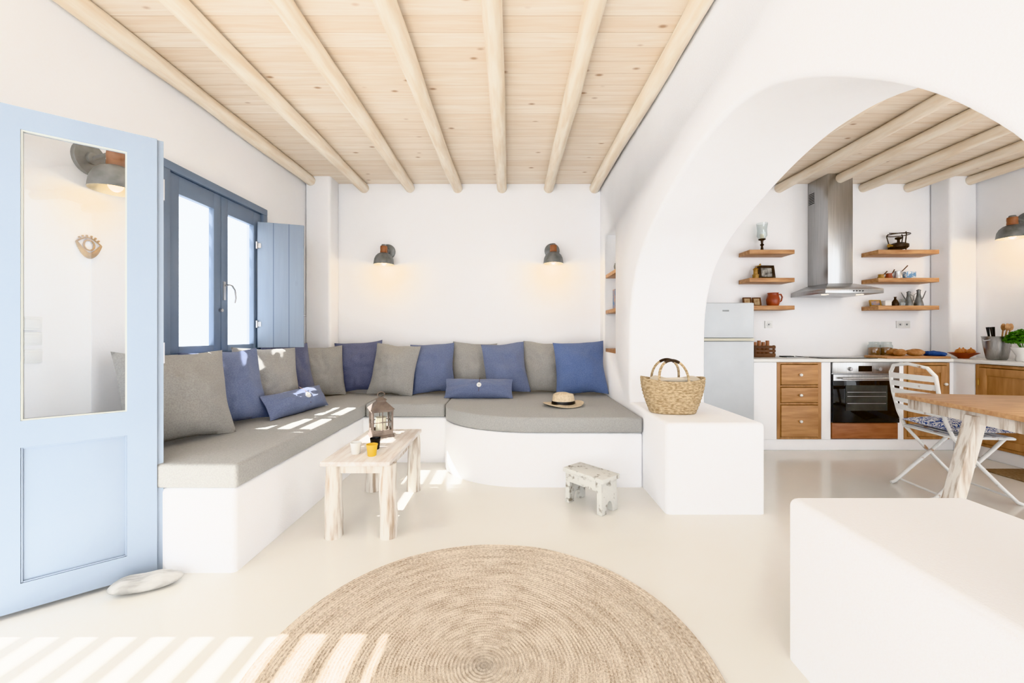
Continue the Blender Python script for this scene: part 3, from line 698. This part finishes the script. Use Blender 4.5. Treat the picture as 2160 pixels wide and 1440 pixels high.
def copperpot(x,z,r,h_,mat,label,hx):
    e=thing('coffee_pot',label,'coffee pot',(x,4.39,z),(0,0,0),'small coffee pots on the shelf')
    bm=B(); lathe(bm,[(r,0),(r*1.02,h_*.3),(r*.75,h_*.75),(r*.9,h_),(r*.85,h_),(r*.7,h_*.75),(r*.9,h_*.3),(r*.8,.006)],20); fin(bm,'pot_body',mat,e)
    bm=B(); tube(bm,[(r*.8,0,h_*.85),(r+hx*.5,-.01,h_*1.3),(r+hx,-.02,h_*1.7)],.005,6); fin(bm,'handle',DARKW,e)
copperpot(4.02,z2,.03,.05,BRASS,'small brass coffee pot with long handle',.02)
copperpot(4.105,z2,.034,.06,CLAY,'reddish copper coffee pot with long handle',.01)
copperpot(4.20,z2,.042,.085,STEEL2,'tin coffee pot with long handle',.05)
bm=B(); boxr(bm,-.055,.055,-.02,.02,0,.085); put(bm,'sugar_tin',TIN,'pale blue printed tin leaning on the shelf','tin',(4.36,4.42,z2),bevel=.004)
frame(3.98,4.41,z3,.06,.07,.012,BRASS,PIC_B,'small gilt frame with a blue picture on the shelf')
bm=B(); boxr(bm,-.035,.035,-.03,.03,0,.05); boxr(bm,-.037,.037,-.032,.032,.05,.06); put(bm,'small_box',CHINA,'small white lidded box on the shelf','box',(4.085,4.4,z3),bevel=.003)
bm=B(); lathe(bm,[(.03,0),(.033,.03),(.02,.06),(.01,.075),(.01,.095),(.014,.1)],16); put(bm,'oil_bottle',DARKB,'small dark round bottle on the shelf','bottle',(4.165,4.38,z3))
bm=B(); lathe(bm,[(.035,0),(.038,.03),(.036,.055),(.028,.065),(.03,.075)],16); put(bm,'spice_jar',GLASSJ,'squat clear glass spice jar on the shelf','jar',(4.24,4.37,z3))
for x,hh,lab in ((4.34,.15,'tall tin oil can with long thin spout'),(4.45,.17,'conical tin oil can with handle and spout')):
    e=thing('oil_can',lab,'oil can',(x,4.41,z3),(0,0,0),'tin oil cans on the shelf')
    bm=B(); lathe(bm,[(.042,0),(.042,.015),(.016,hh*.75),(.016,hh),(.02,hh),(.02,hh+.006),(.004,hh+.015)],20); fin(bm,'can_body',ZINC,e)
    bm=B(); s=-1 if x<4.35 else 1
    tube(bm,[(.025*s,0,.06),(.05*s,0,.10),(.08*s,0,hh)],[.006,.005,.003],6); fin(bm,'spout',ZINC,e)
    bm=B(); tube(bm,[(-.018*s,0,hh*.85),(-.05*s,0,hh*.75),(-.05*s,0,hh*.4),(-.03*s,0,.03)],.003,6); fin(bm,'handle',ZINC,e)
for x,wd in ((2.86,.08),(4.36,.15)):
    bm=B(); boxr(bm,x-wd/2,x+wd/2,4.488,4.4995,1.22,1.30)
    for xx in ([x] if wd<.1 else [x-.037,x+.037]):
        tube(bm,[(xx+.022*math.cos(a*PI/8),4.487,1.26+.022*math.sin(a*PI/8)) for a in range(17)],.003,6)
    so_=tag(fin(bm,'wall_socket',WHITEP),'white electrical socket on the kitchen wall','socket','kitchen sockets')
    for xx in ([x] if wd<.1 else [x-.037,x+.037]):
        bm=B(); cyl(bm,(xx,4.4885,1.26),(xx,4.486,1.26),.010,seg=12); fin(bm,'socket_hole',ZINC,so_)
W=.909
cr=thing('wooden_crate','small slatted dark wooden crate with bottles on the worktop','crate',(2.68,4.34,W),(0,0,0))
bm=B()
for z in (.01,.05,.09):
    for s in (-1,1): boxr(bm,-.11,.11,s*.07-.004,s*.07+.004,z,z+.03); boxr(bm,s*.11-.004,s*.11+.004,-.07,.07,z,z+.03)
boxr(bm,-.11,.11,-.07,.07,0,.008)
for sx in (-1,1):
    for sy in (-1,1): boxr(bm,sx*.1-.008,sx*.1+.008,sy*.06-.008,sy*.06+.008,0,.125)
fin(bm,'crate_slats',DARKW,cr)
for i in range(4):
    bm=B(); cyl(bm,(0,0,0),(0,0,.15+.015*(i%2)),.02,.017); put(bm,'spice_tube',REDW,'brown wooden-capped spice tube standing in the crate','spice tube',(2.615+.045*i,4.34,W+.009),group='spice tubes in the crate')
bm=B(); boxr(bm,3.1,3.66,4.03,4.41,W,W+.006); tag(fin(bm,'cooktop',BLKGL,bevel=.002),'flat black glass electric cooktop','cooktop')
bm=B(); tube(bm,[(-.12,0,.006),(.10,0,.006)],.004,6); sphere(bm,(.12,0,.008),(.03,.018,.006)); put(bm,'steel_spoon',STEEL2,'steel serving spoon lying on the worktop','spoon',(2.93,4.15,W),.2)
bm=B(); boxr(bm,-.06,.06,-.03,.03,0,.012); put(bm,'black_trivet',BLACK,'small black trivet on the worktop','trivet',(2.93,4.3,W),bevel=.003)
for x in (3.955,4.085):
    j=thing('glass_jar','clip-top glass jar filled with brown grain','jar',(x,4.40,W),group='storage jars on the worktop')
    bm=B(); lathe(bm,[(.052,0),(.055,.01),(.055,.12),(.045,.135),(.045,.145)],24,cap1=False); fin(bm,'jar_body',GLASSJ,j)
    bm=B(); lathe(bm,[(.049,.004),(.05,.01),(.05,.095),(.03,.10)],20); fin(bm,'jar_contents',BREAD,j,label='brown grain')
    bm=B(); cyl(bm,(0,0,.145),(0,0,.16),.048,.044); fin(bm,'lid',GLASSJ,j)
bm=B(); boxr(bm,-.32,.32,-.13,.13,0,.022); put(bm,'cutting_board',WOODS,'long oiled wooden cutting board on the worktop','cutting board',(4.05,4.14,W),0,bevel=.004)
for i,(x,y,rz,L_) in enumerate(((3.97,4.19,.2,.075),(4.13,4.13,-.1,.09),(3.93,4.08,.6,.05))):
    bm=B(); sphere(bm,(0,0,.036),(L_,.05,.036),20,12)
    for v in bm.verts: v.co+=v.co.normalized()*.006*noise.noise(v.co*25)
    mz=min(v.co.z for v in bm.verts)
    for v in bm.verts: v.co.z-=mz
    put(bm,'bread_loaf',BREAD,'crusty brown bread on the cutting board','bread',(x,y,W+.022),rz,'bread on the board',ang=80)
bm=B(); sphere(bm,(0,0,.02),(.08,.10,.03),24,14)
for v in bm.verts: v.co.z=max(0,v.co.z+.014*noise.noise(v.co*22)); v.co.x+=.012*noise.noise(v.co*15)
put(bm,'folded_towel',TOWEL,'crumpled blue kitchen towel on the board','towel',(4.33,4.13,W+.022),ang=80)
bm=B(); lathe(bm,[(.04,0),(.045,.01),(.09,.04),(.115,.055),(.112,.058),(.085,.046),(.04,.016)],28); put(bm,'fruit_bowl',CLAY,'shallow terracotta bowl holding onions','bowl',(4.56,4.07,W))
for (dx,dy) in ((-.04,0),(.03,.03),(.035,-.035)):
    bm=B(); lathe(bm,[(.004,-.032),(.02,-.028),(.036,0),(.028,.022),(.008,.034),(.003,.046)],16); put(bm,'onion',ONION,'brown-skinned onion in the terracotta bowl','onion',(4.56+dx,4.07+dy,W+.064),group='onions in the bowl')
ub=thing('utensil_bucket','hammered metal bucket holding kitchen utensils','bucket',(4.62,3.84,W))
bm=B(); lathe(bm,[(.06,0),(.07,.01),(.088,.12),(.098,.21),(.102,.222),(.094,.222),(.084,.12),(.06,.02)],28); fin(bm,'bucket_body',STEEL,ub)
bm=B()
for s in (-1,1): tube(bm,[(s*.096,-.03,.19),(s*.12,0,.18),(s*.096,.03,.19)],.005,6)
fin(bm,'handle',STEEL2,ub)
for i,(dx,dy,tx,ty,kind) in enumerate(((-.04,-.03,-.10,-.05,'k'),(-.02,0,-.06,0,'k'),(0,.03,0,.04,'k'),(.04,0,.07,0,'s'),(.05,-.03,.10,-.04,'s'),(-.03,.03,-.04,.05,'k'),(.02,-.03,.04,-.06,'s'))):
    bm=B(); p0=Vector((dx*.7,dy*.7,.03)); p1=Vector((tx*.9,ty*.9,.31))
    if kind=='k':
        tube(bm,[p0,p0.lerp(p1,.6),p1],[.004,.006,.012],8); nm,mt,lb='kitchen_knife',BLACK,'knife with black handle standing in the metal bucket'
    else:
        tube(bm,[p0,p1],.006,8); sphere(bm,p1+Vector((0,0,.0)),(.024,.01,.035)); nm,mt,lb='wooden_spoon',WOODS,'wooden spoon standing in the metal bucket'
    put(bm,nm,mt,lb,'utensil',(4.62,3.84,W),group='utensils in the bucket')
pp=thing('potted_basil','bushy green basil plant in a white ceramic pot','potted plant',(4.58,3.60,W))
bm=B(); lathe(bm,[(.05,0),(.055,.01),(.05,.05),(.075,.10),(.085,.125),(.078,.125),(.068,.10),(.045,.05)],28); fin(bm,'pot',CHINA,pp)
bm=B(); cyl(bm,(0,0,.10),(0,0,.115),.07); fin(bm,'soil',DARKW,pp)
bm=B()
for i in range(520):
    a=random.uniform(0,2*PI); ph=math.acos(random.uniform(-.35,1)); rr=random.uniform(.07,.11)
    c_=Vector((rr*1.05*math.sin(ph)*math.cos(a),rr*1.05*math.sin(ph)*math.sin(a),.19+rr*.85*math.cos(ph)))
    q=Matrix.Translation(c_)@Matrix.Rotation(random.uniform(0,6.3),4,'Z')@Matrix.Rotation(random.uniform(-1,1),4,'X')
    s=random.uniform(.012,.02)
    vs=[bm.verts.new(q@Vector(p)) for p in ((-s*1.3,0,0),(0,-s*.7,.004),(s*1.3,0,-.004),(0,s*.7,.004))]
    bm.faces.new(vs)
for i in range(9):
    a=i*.7; tube(bm,[(.02*math.cos(a),.02*math.sin(a),.11),(.07*math.cos(a),.07*math.sin(a),.22)],.003,5)
fin(bm,'foliage',GREEN,pp)
bm=B(); boxr(bm,3.98,4.34,2.9,3.42,0,.012); tag(fin(bm,'floor_mat',MATB,bevel=.003),'brown woven mat on the kitchen floor','mat')

# ------------------------------------------------------------------ dining table
dt=thing('dining_table','wooden dining table with oiled top and whitewashed trestle base','table',(2.62,2.76,0),(0,0,math.radians(-10)))
bm=B(); boxr(bm,0,1.5,-.95,0,.724,.75); fin(bm,'table_top',TABLEW,dt,bevel=.003)
bm=B(); boxr(bm,.05,1.44,-.91,-.88,.655,.723); boxr(bm,.05,1.44,-.07,-.04,.655,.723); boxr(bm,.04,.07,-.88,-.07,.655,.723); boxr(bm,1.41,1.44,-.88,-.07,.655,.723); fin(bm,'apron',WASH,dt,bevel=.003)
for s,x in ((-1,.05),(1,1.42)):
    bm=B(); xs=s*.16
    R=[[Vector((x+a+xs*(1-z/.70),-.52+b,z)) for a,b in ((-.03,-.038),(.03,-.038),(.03,.038),(-.03,.038))] for z in (.08,.2,.35,.5,.70)]
    rings(bm,R); fin(bm,'leg',WASH,dt,bevel=.004)
    bm=B(); boxr(bm,x+xs-.04,x+xs+.04,-.85,-.2,0,.08); fin(bm,'foot',WASH,dt,bevel=.006)
bm=B(); boxr(bm,-.05,1.53,-.55,-.49,.02,.075); fin(bm,'stretcher',WASH,dt,bevel=.005)

# ------------------------------------------------------------------ bistro chair (faces local +x)
ch=thing('folding_chair','white rusty metal folding bistro chair with patterned seat pad','chair',(3.20,2.92,0),(0,0,math.radians(-6)))
bm=B()
for s in (-1,1):
    y=s*.19
    tube(bm,[(-.27,y,.80),(-.255,y,.70),(-.22,y,.56),(-.17,y,.44),(-.02,y,.27),(.12,y,.12),(.22,y,.02),(.25,y,.008)],.012,8)
    y2=s*.165
    tube(bm,[(-.29,y2,.008),(-.26,y2,.02),(-.14,y2,.14),(0,y2,.27),(.10,y2,.37),(.17,y2,.445)],.012,8)
tube(bm,[(-.27,-.19,.80),(-.275,-.185,.86),(-.29,-.14,.915),(-.30,0,.935),(-.29,.14,.915),(-.275,.185,.86),(-.27,.19,.80)],.012,8)
tube(bm,[(-.22,-.165,.035),(-.22,.165,.035)],.008,8); tube(bm,[(.19,-.19,.05),(.19,.19,.05)],.008,8)
tube(bm,[(-.18,-.19,.445),(.2,-.19,.445),(.2,.19,.445),(-.18,.19,.445),(-.18,-.19,.445)],.009,8)
fin(bm,'chair_frame',RUSTW,ch,ang=60)
for i,z in enumerate((.60,.66,.72,.78,.84)):
    bm=B(); R=[]
    for j in range(11):
        y=-.185+.37*j/10; bx=-.24-.055*(z-.6)/.3-.022*(1-(y/.185)**2)
        R.append([Vector((bx-.002,y,z-.020)),Vector((bx+.002,y,z-.020)),Vector((bx+.002,y,z+.020)),Vector((bx-.002,y,z+.020))])
    rings(bm,R); fin(bm,'back_slat',RUSTW,ch)
for i in range(6):
    x=-.15+.065*i; bm=B(); boxr(bm,x-.022,x+.022,-.19,.19,.452,.457); fin(bm,'seat_slat',RUSTW,ch)
bm=pillow_bm(.44,.44,.085,sd=3,slump=0,pinch=.02,wr_=.2)
o=fin(bm,'seat_pad',PATT,ch,ang=75,label='blue and white floral seat pad')
o.matrix_local=Matrix.Translation((-.20,0,.494))@Matrix.Rotation(-PI/2,4,'Z')@Matrix.Rotation(-PI/2,4,'X')

# ------------------------------------------------------------------ light & camera
w_=bpy.data.worlds.new('World'); S.world=w_; w_.use_nodes=True
bg=w_.node_tree.nodes['Background']; bg.inputs[0].default_value=(.94,.97,1,1); bg.inputs[1].default_value=4.6
sun=bpy.data.lights.new('sun','SUN'); sun.energy=48; sun.angle=math.radians(.4); sun.color=(1,.99,.98)
so=bpy.data.objects.new('sun',sun); COL.objects.link(so); so.rotation_euler=(0,-math.radians(41.6),0); so.location=(-6,1,8)
cam=bpy.data.cameras.new('camera'); cam.sensor_width=36; cam.lens=850/2160*36; cam.shift_y=-15/2160; cam.clip_start=.02
co=bpy.data.objects.new('camera',cam); COL.objects.link(co); co.location=(0,0,1.15); co.rotation_euler=(PI/2,0,0)
S.camera=co
